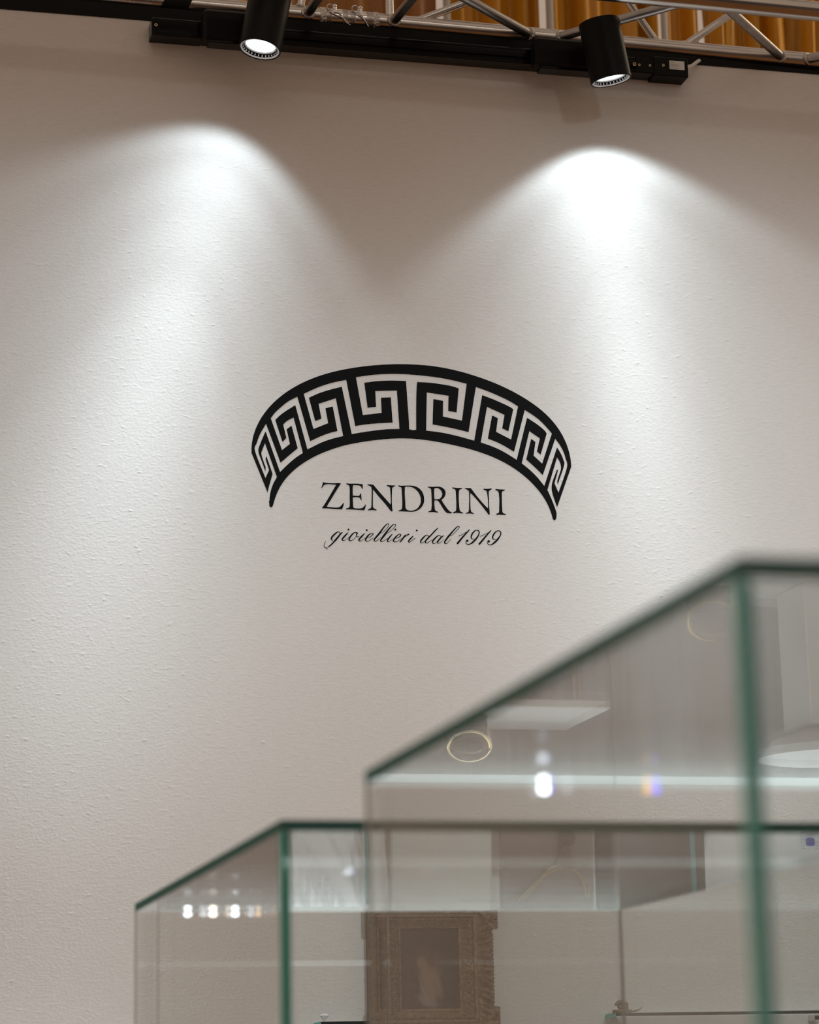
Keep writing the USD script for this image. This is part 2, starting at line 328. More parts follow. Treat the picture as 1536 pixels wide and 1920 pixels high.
L1 = lambda *p: crop(595, 890, 15.36, p)
L2 = lambda *p: crop(685, 890, 12.8, p)
L3 = lambda *p: crop(795, 900, 19.2, p)
L4 = lambda *p: crop(865, 900, 17.0667, p)
I1 = L3((1015, 290), (1030, 268), (1200, 288), (1380, 288), (1378, 300), (1350, 320), (1290, 345), (1265, 385), (1258, 450), (1252, 650), (1265, 900), (1280, 1050), (1300, 1110), (1340, 1150), (1415, 1182), (1410, 1202), (1200, 1185), (1060, 1192), (1042, 1178), (1060, 1160), (1120, 1135), (1155, 1100), (1165, 1030), (1170, 850), (1155, 560), (1145, 400), (1125, 340), (1090, 320), (1030, 300))
capitals = [
    (L1((165, 205), (205, 230), (300, 240), (450, 250), (560, 247), (683, 248), (600, 380), (530, 490), (440, 640), (330, 820), (275, 915), (290, 928), (400, 940), (550, 948), (620, 940), (670, 910), (720, 850), (750, 815), (768, 818), (750, 900), (715, 990), (690, 995), (550, 990), (350, 975), (132, 965), (200, 870), (300, 710), (400, 540), (480, 400), (545, 290), (480, 285), (350, 270), (250, 278), (210, 290), (180, 320), (130, 385), (120, 375), (150, 280)), None),
    (L1((830, 265), (860, 250), (950, 262), (1150, 262), (1305, 278), (1310, 410), (1295, 412), (1265, 350), (1240, 325), (1180, 308), (1060, 300), (1030, 300), (1020, 400), (1022, 605), (1190, 610), (1215, 595), (1250, 535), (1262, 540), (1268, 640), (1275, 735), (1260, 735), (1235, 680), (1205, 655), (1120, 648), (1022, 652), (1030, 900), (1045, 950), (1080, 970), (1180, 975), (1260, 970), (1310, 950), (1350, 910), (1388, 860), (1400, 868), (1380, 960), (1355, 1025), (1250, 1020), (1050, 1005), (820, 995), (835, 975), (900, 955), (930, 920), (938, 850), (935, 600), (938, 450), (930, 350), (915, 310), (880, 290)), None),
    (L2((45, 240), (60, 230), (190, 240), (240, 300), (350, 430), (480, 575), (590, 700), (605, 718), (613, 715), (615, 600), (605, 430), (598, 330), (580, 300), (530, 272), (512, 262), (520, 250), (600, 257), (720, 262), (718, 275), (670, 295), (645, 325), (640, 400), (636, 600), (640, 740), (655, 870), (640, 883), (625, 880), (580, 830), (480, 700), (330, 530), (200, 370), (185, 355), (182, 500), (180, 680), (185, 770), (205, 805), (250, 830), (272, 845), (265, 858), (170, 850), (65, 855), (65, 842), (85, 825), (130, 805), (145, 770), (150, 650), (155, 480), (152, 320), (135, 290), (100, 265)), None),
    (L2((792, 268), (800, 258), (870, 266), (1000, 262), (1120, 265), (1220, 290), (1310, 345), (1370, 420), (1405, 520), (1412, 620), (1395, 700), (1350, 780), (1280, 840), (1190, 880), (1100, 893), (1000, 885), (900, 880), (800, 875), (800, 860), (850, 845), (875, 825), (885, 780), (888, 650), (880, 430), (870, 320), (850, 295), (815, 285)),
     L2((950, 295), (990, 285), (1050, 285), (1120, 300), (1200, 345), (1270, 415), (1315, 500), (1335, 590), (1328, 680), (1290, 760), (1230, 825), (1150, 860), (1080, 865), (1010, 850), (975, 815), (962, 760), (955, 600), (945, 450))),
    (L3((135, 258), (150, 235), (300, 248), (450, 240), (560, 245), (660, 280), (740, 350), (775, 430), (778, 500), (750, 590), (700, 660), (625, 710), (700, 840), (800, 980), (870, 1070), (930, 1130), (1000, 1165), (1005, 1180), (985, 1198), (900, 1195), (830, 1180), (770, 1130), (700, 1040), (620, 910), (560, 810), (520, 760), (490, 740), (430, 732), (375, 738), (372, 850), (385, 1000), (395, 1080), (430, 1115), (500, 1145), (510, 1155), (495, 1170), (320, 1155), (170, 1162), (155, 1145), (180, 1128), (240, 1105), (268, 1075), (275, 1000), (285, 850), (275, 550), (260, 360), (240, 310), (200, 280)),
     L3((375, 320), (390, 295), (450, 285), (520, 300), (590, 350), (640, 420), (660, 500), (645, 580), (600, 645), (550, 685), (470, 695), (400, 695), (375, 685), (368, 550), (365, 420))),
    (I1, None),
    (L4((105, 270), (125, 257), (305, 262), (370, 350), (500, 520), (640, 690), (760, 820), (840, 900), (855, 895), (860, 750), (845, 550), (830, 430), (815, 370), (790, 335), (740, 315), (705, 295), (715, 280), (840, 285), (970, 272), (975, 290), (945, 315), (900, 340), (882, 370), (880, 450), (885, 650), (890, 850), (905, 1000), (912, 1090), (895, 1115), (880, 1110), (840, 1060), (720, 900), (560, 700), (420, 540), (310, 425), (290, 430), (288, 600), (292, 800), (300, 940), (320, 1010), (350, 1040), (405, 1065), (408, 1080), (390, 1085), (280, 1070), (150, 1078), (138, 1065), (160, 1050), (215, 1030), (240, 1000), (248, 920), (258, 650), (255, 450), (250, 380), (225, 335), (170, 300)), None),
    (L4((1090, 300), (1105, 290), (1250, 302), (1390, 308), (1398, 320), (1380, 335), (1320, 360), (1300, 400), (1295, 480), (1300, 700), (1310, 920), (1318, 1020), (1345, 1060), (1420, 1095), (1438, 1105), (1430, 1120), (1250, 1108), (1130, 1110), (1110, 1095), (1130, 1080), (1190, 1055), (1212, 1020), (1215, 900), (1220, 650), (1205, 450), (1190, 380), (1160, 345), (1110, 325)), None)]
word = thing('capital_lettering', 'large black serif capitals under the tiara emblem on the wall', 'lettering', loc=P(776, 935, YF))
for k, (out, hole) in enumerate(capitals):
    g = flat(out).difference(flat(hole)) if hole else flat(out)
    obj('letter', plate(g, YF, .0006), 'vinyl_black', word)

def stroke(ox, oy, pts, s=15.36, n=8):                       # pen stroke: (x, y, width) along a spline, in crop units
    q = spline(pts, n); px = [(ox+x/s, oy+y/s) for x, y, _ in q]; w3 = on_wall(px)
    k = P(776, 1005, YF)[0]-P(775, 1005, YF)[0]
    circ = [sg.Point(a).buffer(max(w, 7)/s*k/2, 6) for a, (_, _, w) in zip(w3, q)]
    return unary_union([unary_union([circ[i], circ[i+1]]).convex_hull for i in range(len(circ)-1)])
def dot(ox, oy, x, y, r, s=15.36):
    k = P(776, 1005, YF)[0]-P(775, 1005, YF)[0]
    return sg.Point(on_wall([(ox+x/s, oy+y/s)])[0]).buffer(r/s*k, 10)
T1 = (600, 970); T2 = (690, 970); T3 = (780, 975); T4 = (850, 975)
script = [
    [stroke(*T1, [(575, 450, 20), (550, 420, 16), (510, 420, 22), (440, 470, 38), (370, 540, 44), (330, 600, 40), (335, 640, 24), (375, 665, 14)]),
     stroke(*T1, [(645, 435, 20), (590, 480, 40), (520, 570, 46), (460, 640, 50), (390, 720, 36), (320, 790, 34), (250, 845, 24), (215, 860, 12)]),
     stroke(*T1, [(165, 690, 10), (130, 760, 12), (120, 830, 14), (150, 870, 16), (190, 880, 18), (210, 920, 14)])],
    [stroke(*T1, [(810, 445, 16), (740, 510, 40), (670, 590, 42), (640, 640, 34), (670, 668, 20), (730, 650, 10), (830, 575, 8)]), dot(*T1, 822, 352, 26)],
    [stroke(*T1, [(1075, 460, 36), (1050, 440, 30), (1010, 435, 16), (950, 470, 34), (880, 550, 42), (840, 620, 40), (850, 665, 28), (900, 670, 16), (970, 630, 12), (1040, 550, 12), (1058, 500, 30), (1068, 470, 36)]),
     stroke(*T1, [(1045, 545, 20), (1090, 562, 12), (1135, 542, 8)])],
    [stroke(*T1, [(1290, 462, 16), (1220, 530, 40), (1150, 610, 42), (1120, 655, 34), (1155, 685, 20), (1210, 660, 10), (1300, 590, 8)]), dot(*T1, 1348, 368, 26)],
    [stroke(*T2, [(-5, 578, 12), (60, 565, 14), (130, 510, 22), (150, 470, 20), (120, 458, 14), (60, 480, 24), (0, 530, 40), (-55, 610, 44), (-70, 660, 32), (-30, 690, 20), (30, 675, 14), (100, 630, 12), (165, 585, 8)])],
    [stroke(*T2, [(345, 465, 8), (420, 430, 10), (520, 345, 12), (590, 260, 14), (605, 205, 16), (580, 185, 18), (530, 210, 26), (440, 310, 36), (330, 460, 50), (220, 590, 44), (180, 650, 36), (195, 685, 22), (235, 685, 16), (290, 650, 14), (370, 575, 8)])],
    [stroke(*T2, [(530, 470, 8), (600, 435, 10), (700, 355, 12), (780, 270, 14), (793, 215, 16), (770, 195, 16), (710, 225, 26), (610, 330, 36), (490, 490, 56), (400, 610, 46), (365, 665, 34), (385, 698, 20), (440, 685, 14), (510, 640, 12), (570, 600, 8)])],
    [stroke(*T2, [(705, 480, 16), (650, 540, 34), (590, 620, 40), (560, 675, 34), (585, 703, 18), (640, 680, 10), (720, 600, 8)]), dot(*T2, 790, 352, 26)],
    [stroke(*T2, [(790, 605, 10), (860, 590, 14), (930, 545, 24), (948, 505, 24), (920, 485, 16), (860, 510, 26), (790, 580, 40), (735, 660, 40), (745, 698, 24), (800, 705, 16), (880, 670, 14), (960, 610, 8)])],
    [stroke(*T2, [(1100, 500, 20), (1050, 550, 40), (990, 630, 40), (930, 705, 30)]), stroke(*T2, [(1040, 575, 10), (1110, 530, 16), (1150, 500, 34), (1180, 485, 26)])],
    [stroke(*T2, [(1300, 540, 22), (1230, 610, 40), (1180, 670, 38), (1170, 705, 26), (1200, 715, 18), (1260, 670, 12), (1330, 620, 10), (1365, 603, 8)]), dot(*T2, 1408, 378, 26)],
    [stroke(*T3, [(365, 470, 18), (340, 440, 14), (290, 440, 22), (220, 500, 38), (150, 585, 40), (135, 635, 28), (165, 660, 18), (220, 640, 12), (290, 570, 10)]),
     stroke(*T3, [(635, 232, 20), (560, 300, 34), (460, 410, 36), (360, 510, 40), (280, 600, 40), (275, 650, 28), (310, 662, 16), (370, 635, 12), (480, 555, 8)])],
    [stroke(*T3, [(715, 475, 16), (690, 445, 14), (640, 450, 22), (560, 515, 38), (490, 600, 40), (480, 650, 28), (520, 680, 18), (590, 640, 12), (650, 565, 10)]),
     stroke(*T3, [(785, 455, 24), (720, 510, 38), (650, 590, 40), (625, 640, 34), (640, 668, 20), (690, 655, 12), (760, 600, 10), (812, 545, 8)])],
    [stroke(*T3, [(960, 460, 8), (1040, 435, 10), (1130, 350, 12), (1230, 240, 14), (1250, 200, 16), (1220, 180, 18), (1160, 220, 28), (1050, 340, 38), (940, 470, 50), (860, 580, 44), (825, 640, 38), (840, 675, 24), (880, 680, 16), (940, 620, 12), (1008, 545, 10)])],
    [stroke(*T4, [(160, 460, 14), (250, 420, 12), (380, 345, 10)]), stroke(*T4, [(460, 285, 26), (400, 350, 36), (300, 460, 42), (200, 580, 50), (125, 672, 54)])],
    [stroke(*T4, [(600, 545, 10), (540, 540, 18), (515, 490, 34), (540, 410, 40), (600, 330, 34), (660, 293, 20), (720, 305, 26), (748, 360, 30), (720, 450, 34), (640, 560, 50), (550, 650, 44), (470, 695, 24), (400, 695, 16), (360, 650, 14), (365, 600, 12), (390, 585, 20)]), dot(*T4, 405, 600, 34)],
    [stroke(*T4, [(780, 470, 14), (870, 430, 12), (1000, 365, 10)]), stroke(*T4, [(1085, 305, 24), (1020, 375, 36), (920, 490, 42), (830, 600, 48), (752, 688, 50)])],
    [stroke(*T4, [(1220, 560, 10), (1165, 555, 18), (1135, 505, 34), (1155, 430, 40), (1210, 355, 34), (1280, 312, 20), (1345, 325, 24), (1372, 380, 30), (1345, 460, 34), (1260, 580, 50), (1170, 665, 44), (1090, 712, 24), (1020, 705, 16), (980, 660, 14), (985, 615, 12), (1010, 600, 20)]), dot(*T4, 1022, 615, 34)]]
line = thing('script_lettering', 'small black slanted script line with a date beneath the serif capitals', 'lettering', loc=P(776, 1005, YF))
for k, s in enumerate(script):
    obj('numeral' if k > 13 else 'letter', plate(unary_union(s), YF, .0006), 'vinyl_black', line)

# ------------------------------------------------------------------ lighting truss over the wall
a_, b_ = P(850, 56, YW+.021), P(1400, 106, YW+.021)
slope = (b_[2]-a_[2])/(b_[0]-a_[0])
def chord_z(x): return a_[2]+slope*(x-a_[0])
YB, YN = YW+.021, None
_d = ray(1400, 9); YN = _d[1]*(chord_z(1.7)-EYE[2])/_d[2]    # the near chord hangs at the same height, nearer the camera
RC, DZ = .0178, YB-YN
truss = thing('lighting_truss', 'silver aluminium box truss with diagonal braces along the top of the wall', 'truss', loc=(1.0, YB, chord_z(1.0)))
XL, XR = -1.2, 3.4
for (yy, up) in ((YB, 0), (YN, 0), (YB, DZ), (YN, DZ)):
    obj('chord', rod((XL, yy, chord_z(XL)+up), (XR, yy, chord_z(XR)+up), RC, 48), 'aluminium', truss, smooth=40)
obj('black_strip_1', plate(sg.Polygon([(-1.6, ZW-.0005), (4.2, ZW-.0005), (4.2, ZW+.001), (2.0, ZW+.001), (1.6, max(ZW+.001, chord_z(1.6)-RC-.0008)), (-1.2, chord_z(-1.2)-RC-.0008), (-1.6, chord_z(-1.2)-RC-.0008)]), YW+.047, .0485), 'matt_black', kind='structure')  # black strip closing the gap between wall top and truss tube
def at_chord(px, py, near): p = PZ(px, py, chord_z(1.3)); p = P(px, py, YN if near else YB); return np.array([p[0], YN if near else YB, chord_z(p[0])])
def weld(p, q, r):
    d = np.array(q)-np.array(p); d = d/np.linalg.norm(d)
    return ring(np.array(p)+d*(RC*1.02), d, r*1.05, r*.38, 28, 8)
flat_braces = [((573, 38), (640, -60)), ((733, 48), (812, -36)), ((1003, 70), (790, -34)), ((1036, 66), (1300, 6)), ((1470, 107), (1352, 6)), ((1497, 108), (1790, 40))]
for (p, q) in flat_braces:
    A0, B0 = at_chord(*p, False), at_chord(*q, True)
    br = obj('brace', rod(A0, B0, .0088, 28), 'brace_metal', truss, smooth=40)
    obj('weld_bead', weld(A0, B0, .0092), 'weld', br, smooth=60, label='rippled weld bead at the foot of the brace')
for (p, q) in [((760, 34), (1190, -160)), ((1238, 78), (1090, -125)), ((1270, 82), (1530, -100)), ((560, 16), (600, -180))]:
    A0 = at_chord(*p, False); B0 = P(*q, YB); B0[2] = min(B0[2], chord_z(B0[0])+DZ)
    br = obj('brace', rod(A0, B0, .0072, 24), 'aluminium', truss, smooth=40)
    obj('weld_bead', weld(A0, B0, .0074), 'weld', br, smooth=60, label='rippled weld bead at the foot of the brace')
p0 = at_chord(731, 46, False)
obj('end_post', rod(p0, p0+[0, 0, DZ], .0078, 24), 'aluminium', truss, smooth=40)
# conical coupler between the two truss lengths, held by two pins with spring clips
def cx(px): return at_chord(px, 45, False)[0]
def collar(x0, x1, r, name, m):
    prof = [(RC*.9, x0), (r*.97, x0), (r, x0+.0008), (r, x1-.0008), (r*.97, x1), (RC*.9, x1)]
    c = trimesh.creation.revolve(np.array([(a, h) for a, h in prof]), sections=48)
    v = c.vertices.copy(); c.vertices = np.stack([v[:, 2], YB+v[:, 0], chord_z((x0+x1)/2)+v[:, 1]], 1); c.fix_normals()
    return obj(name, c, m, truss, smooth=40)
collar(cx(598), cx(610), RC*1.09, 'weld_collar', 'weld'); collar(cx(697), cx(708), RC*1.09, 'weld_collar', 'weld')
for u, v in ((611, 619), (640, 649), (655, 663), (685, 695)): collar(cx(u), cx(v), RC*1.055, 'coupler_band', 'brace_metal')
for u, v in ((619, 640), (663, 685)): collar(cx(u), cx(v), RC*1.035, 'coupler_sleeve', 'steel')
for k in (0, 1):
    px = (628, 676)[k]; top = P(px, (15.5, 19)[k], YB-.012); 
    pin = obj('locking_pin', [rod(top+[0, 0, -.02], top+[0, 0, .003], .0036, 16), trimesh.creation.icosphere(2, .0042).apply_translation(top+[0, 0, .004])], 'steel', truss, smooth=40)
    c = P((619, 666)[k], (14, 16.5)[k], YB-.018)
    cl = ring(c, np.array([.1, -1, -.25]), .0058, .0011, 32, 10)
    q = [P(*w, YB-.0195) for w in ([(626, 22), (637, 25), (646, 38), (652, 44), (659, 48)], [(672, 24), (680, 31), (686, 42), (691, 50), (695, 55)])[k]]
    q2 = [P(*w, YB-.0200) for w in ([(618, 22), (630, 28), (642, 33), (650, 40), (654, 43)], [(664, 22), (675, 30), (683, 37), (688, 45), (690, 48)])[k]]
    obj('spring_clip', [cl, wire(spline(q, 4), .0011), wire(spline(q2, 4), .0010)], 'steel', truss, smooth=60)

# dark strap slung over the far chord, holding the track
def strap_profile():
    pts = []
    for t in np.linspace(-100, 190, 30):
        a = math.radians(t); pts.append((YB-math.cos(a)*(RC+.003), math.sin(a)*(RC+.003)))
    return pts
xs0, xs1 = P(306, 30, YB)[0], P(356, 30, YB)[0]
sv, sf = [], []
prof = strap_profile(); n_ = len(prof)
for lay in (0, .0022):
    for (yy, zz) in prof:
        d = np.array([yy-YB, zz]); d = d*(1+lay/np.linalg.norm(d))
        for xx in (xs0, xs1): sv.append((xx+zz*.42, YB+d[0], chord_z(xx)+d[1]))
for i in range(n_-1):
    for lay, flip in ((0, 1), (1, 0)):
        o = lay*2*n_+2*i; q = [o, o+1, o+3, o+2]; q = q[::-1] if flip else q; sf += [(q[0], q[1], q[2]), (q[0], q[2], q[3])]
    for e in (0, 1):
        o = 2*i+e; q = [o, o+2, 2*n_+o+2, 2*n_+o]; q = q if e else q[::-1]; sf += [(q[0], q[1], q[2]), (q[0], q[2], q[3])]
sm = trimesh.Trimesh(sv, sf, process=False); sm.fix_normals()
obj('truss_strap', sm, 'matt_black', label='wide black strap wrapped around the truss tube above the left end of the track', cat='strap')

# ------------------------------------------------------------------ track with two spotlights
TY = YW-.034
t0, t1 = P(760, 72.5, TY), P(760, 108, TY); zt, zb = t0[2], t1[2]+.006
x0, x1 = P(284, 50, TY)[0], P(1289, 126, TY)[0]
track = thing('light_track', 'long black lighting track fixed along the top of the wall', 'track', loc=((x0+x1)/2, YW-.017, (zt+zb)/2))
h = zt-zb
prof = [(YW, zb+.001), (YW, zt), (TY+.001, zt), (TY, zt-.001), (TY, zt-.0035), (TY+.0012, zt-.004), (TY+.0012, zt-.0055), (TY, zt-.006), (TY, zb+h*.42), (TY+.003, zb+h*.42-.001), (TY+.003, zb+h*.28), (TY-.001, zb+h*.24), (TY-.001, zb+.001), (TY, zb)]
xa, xb = P(381, 50, TY)[0], P(1225, 120, TY)[0]
obj('rail', prism_x(prof, xa-.004, xb+.004), 'gloss_black', track)
ec = obj('end_cap', [rbox(x0, xa, TY-.003, YW, zb-.001, zt+.001, .0012), box(x0+.004, xa, TY-.0035, TY, zb+.004, zb+.006)], 'gloss_black', track)
s0 = P(292.5, 47, TY-.004)
obj('screw', [rod(s0, s0+[0, -.0012, 0], .0030, 20)], 'screw_brass', ec); obj('screw_slot', [box(s0[0]-.0018, s0[0]+.0018, s0[1]-.0016, s0[1]-.001, s0[2]-.0004, s0[2]+.0004), box(s0[0]-.0004, s0[0]+.0004, s0[1]-.0016, s0[1]-.001, s0[2]-.0018, s0[2]+.0018)], 'matt_black', ec)
fd = obj('power_feed', [rbox(xb, x1, TY-.004, YW, zb-.003, zt+.0035, .0012), box(xb-.035, xb, TY-.002, TY+.01, zb+.002, zt)], 'paint_black', track)
lx0, lx1, lz0, lz1 = P(1255, 112, TY-.0045)[0], P(1283, 112, TY-.0045)[0], P(1269, 130.5, TY-.0045)[2], P(1269, 114.5, TY-.0045)[2]
lb = obj('rating_label', box(lx0, lx1, TY-.0049, TY-.0041, lz0, lz1), 'label_white', fd, label='small white rating label')
obj('label_print', [box(lx0+.002, lx0+.002+w, TY-.00495, TY-.0048, z, z+.0009) for z, w in zip(np.linspace(lz1-.003, lz0+.002, 6), (.007, .010, .016, .019, .014, .019))] , 'label_grey', track, label='faint grey print lines on the rating label')
for (px, py, rr) in ((1190, 120, .0032), (1199, 121.5, .0022), (1219, 122.5, .0022), (1244, 122.5, .0026)):
    s0 = P(px, py, TY-.004); obj('screw', ring(s0, (0, -1, 0), rr*.75, rr*.4, 18, 6), 'screw_brass', track, smooth=40)
pc = [P(1288, 128, YW-.020), P(1298, 123, YW-.016), P(1306, 117, YW-.009), P(1311.5, 113.5, YW-.004)]
obj('power_cable', wire(spline(pc, 6), .0033, 14), 'cable_white', label='short white cable between the track end and the truss', cat='cable', smooth=60)

RL, LEN = .0372, .112
def spotlight(label, lens_px, d, beam, box_px, cones, yaxis):
    d = np.array(d, float); d /= np.linalg.norm(d)
    end = P(*lens_px, yaxis)                                  # centre of the rim
    t = thing('spotlight', label, 'spotlight', 'track spotlights', loc=end-d*LEN)
    prof = [(0, -LEN), (RL-.002, -LEN), (RL-.0006, -LEN+.0006), (RL, -LEN+.002), (RL, -.0015), (RL-.0008, 0), (RL-.0022, 0), (RL-.0026, -.001), (RL-.0026, -.026), (0, -.026)]
    obj('housing', lathe([(r, z) for r, z in prof], end, d, 96), 'paint_black', t, smooth=35)
    obj('rim_ring', lathe([(RL-.0026, -.0016), (RL-.0030, -.0008), (RL-.0048, -.0012), (RL-.0052, -.003), (RL-.0030, -.0034), (RL-.0026, -.0016)], end, d, 72), 'ring_white', t, smooth=40, label='pale inner rim')
    teeth = []
    for k in range(30):
        a = 2*np.pi*k/30; bx = trimesh.creation.box((.0024, .0016, .005)); bx.apply_translation((RL-.0062, 0, -.006)); bx.apply_transform(trimesh.transformations.rotation_matrix(a, (0, 0, 1)))
        bx.apply_transform(frame_to(d)); bx.apply_translation(end); teeth.append(bx)
    bf = obj('baffle', lathe([(RL-.0028, -.0100), (RL-.0028, -.0034), (RL-.0055, -.0040), (RL-.0088, -.0090), (RL-.0088, -.0100), (RL-.0028, -.0100)], end, d, 72), 'matt_black', t, smooth=30)
    obj('baffle_teeth', teeth, 'ring_white', bf, kind='stuff')
    obj('lens_ring', lathe([(RL-.0088, -.0100), (RL-.0086, -.0078), (RL-.0100, -.0072), (RL-.0112, -.0086), (RL-.0112, -.0100), (RL-.0088, -.0100)], end, d, 72), 'ring_white', t, smooth=40)
    n = 14; lens = [(0, -.0118)]+[((RL-.0110)*k/n, -.0118+.0022*(k/n)**2) for k in range(1, n+1)]+[(RL-.0110, -.0125), (0, -.0125)]
    obj('lens', lathe(lens, end, d, 64), 'lamp_lens', t, smooth=40, label='bright white lens with a fine honeycomb')
    # adaptor on the track
    bx0, bx1 = P(box_px[0], box_px[2], YW-.075)[0], P(box_px[1], box_px[2], YW-.075)[0]; bz = P(box_px[0]+20, box_px[2], YW-.075)[2]; bz1 = P(box_px[0]+20, box_px[3], YW-.075)[2]
    hull = [rbox(bx0, bx1, YW-.075, TY-.0045, bz1, bz, .006)]
    ad = obj('track_adaptor', hull, 'paint_black', t)
    obj('adaptor_foot', rbox(bx0+.010, bx1-.002, YW-.071, YW-.042, bz1-.0035, bz1+.002, .0012), 'gloss_black', ad)
    mid = end-d*(LEN*.55); k0 = np.array([mid[0], YW-.075, (bz+bz1)/2])
    obj('pivot', rod(k0+[0, .012, 0], np.array([mid[0], yaxis+.010, mid[2]]), .013, 32), 'paint_black', t, smooth=40)
    for k, (power, angle, soft) in enumerate(cones):
        cone_light(str(t.GetPath())+'/bulb'+('' if k == 0 else '_%03d' % k), (end-d*.004)-(end-d*LEN), beam, .010, power*UNIT, COOL, angle, soft)
    return t

spotlight('black cylinder spotlight at the left of the track, aimed down to the left', (487, 93), (-.20, -.06, -1), (-.30, -.012, -1), (382, 480, 15, 74),
          [(.052, 54, .35), (.10, 42, .8), (.21, 29, 1.), (.66, 21, 1.), (.85, 15, 1.), (.42, 10.5, 1.), (.1, 7, 1.)], YW-.135)
spotlight('black cylinder spotlight at the right of the track, leaning to the right', (1146.5, 152), (.20, .07, -1), (.125, .064, -1), (1004, 1120, 68, 123),
          [(.060, 57, .30), (.060, 42, .8), (.09, 29, 1.), (.22, 21, 1.), (.36, 15, 1.), (.32, 10.5, 1.), (.22, 7, 1.)], YW-.135)

# ------------------------------------------------------------------ gold curtains behind
def curtain(x0, x1, y, z0, z1, pitch, amp, seed, fan=None):
    nx, nz = max(24, int((x1-x0)/pitch*14)), 10
    r = np.random.default_rng(seed); ph = r.uniform(0, 6.28, 4)
    X, Z = np.meshgrid(np.linspace(x0, x1, nx), np.linspace(z0, z1, nz))
    U = X if fan is None else fan[0]+(X-fan[0])*fan[2]/(fan[1]-Z)
    w = np.sin(2*np.pi*U/pitch+ph[0]+.9*np.sin(2*np.pi*U/(pitch*2.7)+ph[1]))
    dy = amp*(w+.35*np.sin(4*np.pi*U/pitch+ph[2])+.25*np.sin(2*np.pi*U/(pitch*.41)+ph[3]))
    v = np.concatenate([np.stack([X, y+dy, Z], -1).reshape(-1, 3), np.stack([X, y+dy+.004, Z], -1).reshape(-1, 3)])
    f = []; N = nx*nz
    for j in range(nz-1):
        for i in range(nx-1):
            q = (j*nx+i, j*nx+i+1, (j+1)*nx+i+1, (j+1)*nx+i); f += [(q[0], q[1], q[2]), (q[0], q[2], q[3]), (N+q[0], N+q[2], N+q[1]), (N+q[0], N+q[3], N+q[2])]
    for j in range(nz-1):
        for i in (0, nx-1):
            a, b = j*nx+i, (j+1)*nx+i; f += [(a, b, N+b), (a, N+b, N+a)]
    for i in range(nx-1):
        for j in (0, nz-1):
            a, b = j*nx+i, j*nx+i+1; f += [(a, b, N+b), (a, N+b, N+a)]
    m = trimesh.Trimesh(v, f, process=False); m.fix_normals(); return m
YC = 5.9
posts = [P(px, 40, YC)[0] for px in (828, 1020, 1232)]
xs = [-.6]+[P(540, 10, YC)[0]]+posts+[P(1322, 60, YC)[0], P(2300, 60, YC)[0]]
labs = ['gold curtain hanging behind the left spotlight', 'gold curtain coloured darker for shade, behind the coupler of the truss', 'gold pleated curtain between the first and second grey posts', 'gold pleated curtain between the second and third grey posts, above the right spotlight',
        'narrow gold curtain right of the third grey post', 'gold swagged curtain with slanting folds at the far right']
for k in range(6):
    fan = (P(1440, 60, YC)[0], 5.2, 2.2) if k == 5 else None
    obj('curtain', curtain(xs[k]+.008, xs[k+1]-.008, YC, .05, 4.4, (.16, .17, .085, .095, .08, .13)[k], (.018, .022, .026, .028, .024, .032)[k], 20+k, fan), 'shaded_gold_curtain' if k == 1 else 'gold_curtain', label=labs[k], cat='curtain', group='gold curtains behind the truss', smooth=True)
obj('curtain_rail', rod((-.6, YC+.02, 4.42), (3.3, YC+.02, 4.42), .02), 'aluminium', label='high rail that carries the gold curtains', cat='rail', smooth=40)
for k, xp in enumerate(posts):
    ps = thing('curtain_post', ('first grey post between the gold curtains, left of the others', 'second grey post between the gold curtains, above the right adaptor', 'third grey post between the gold curtains, right of the right spotlight')[k], 'post', 'grey curtain posts', loc=(xp, YC-.05, 0))
    obj('upright', rod((xp, YC-.055, .02), (xp, YC-.055, 4.40), .0095, 24), 'grey_post', ps, smooth=40); obj('base_plate', rbox(xp-.09, xp+.09, YC-.15, YC-.035, 0, .012, .003), 'grey_post', ps)

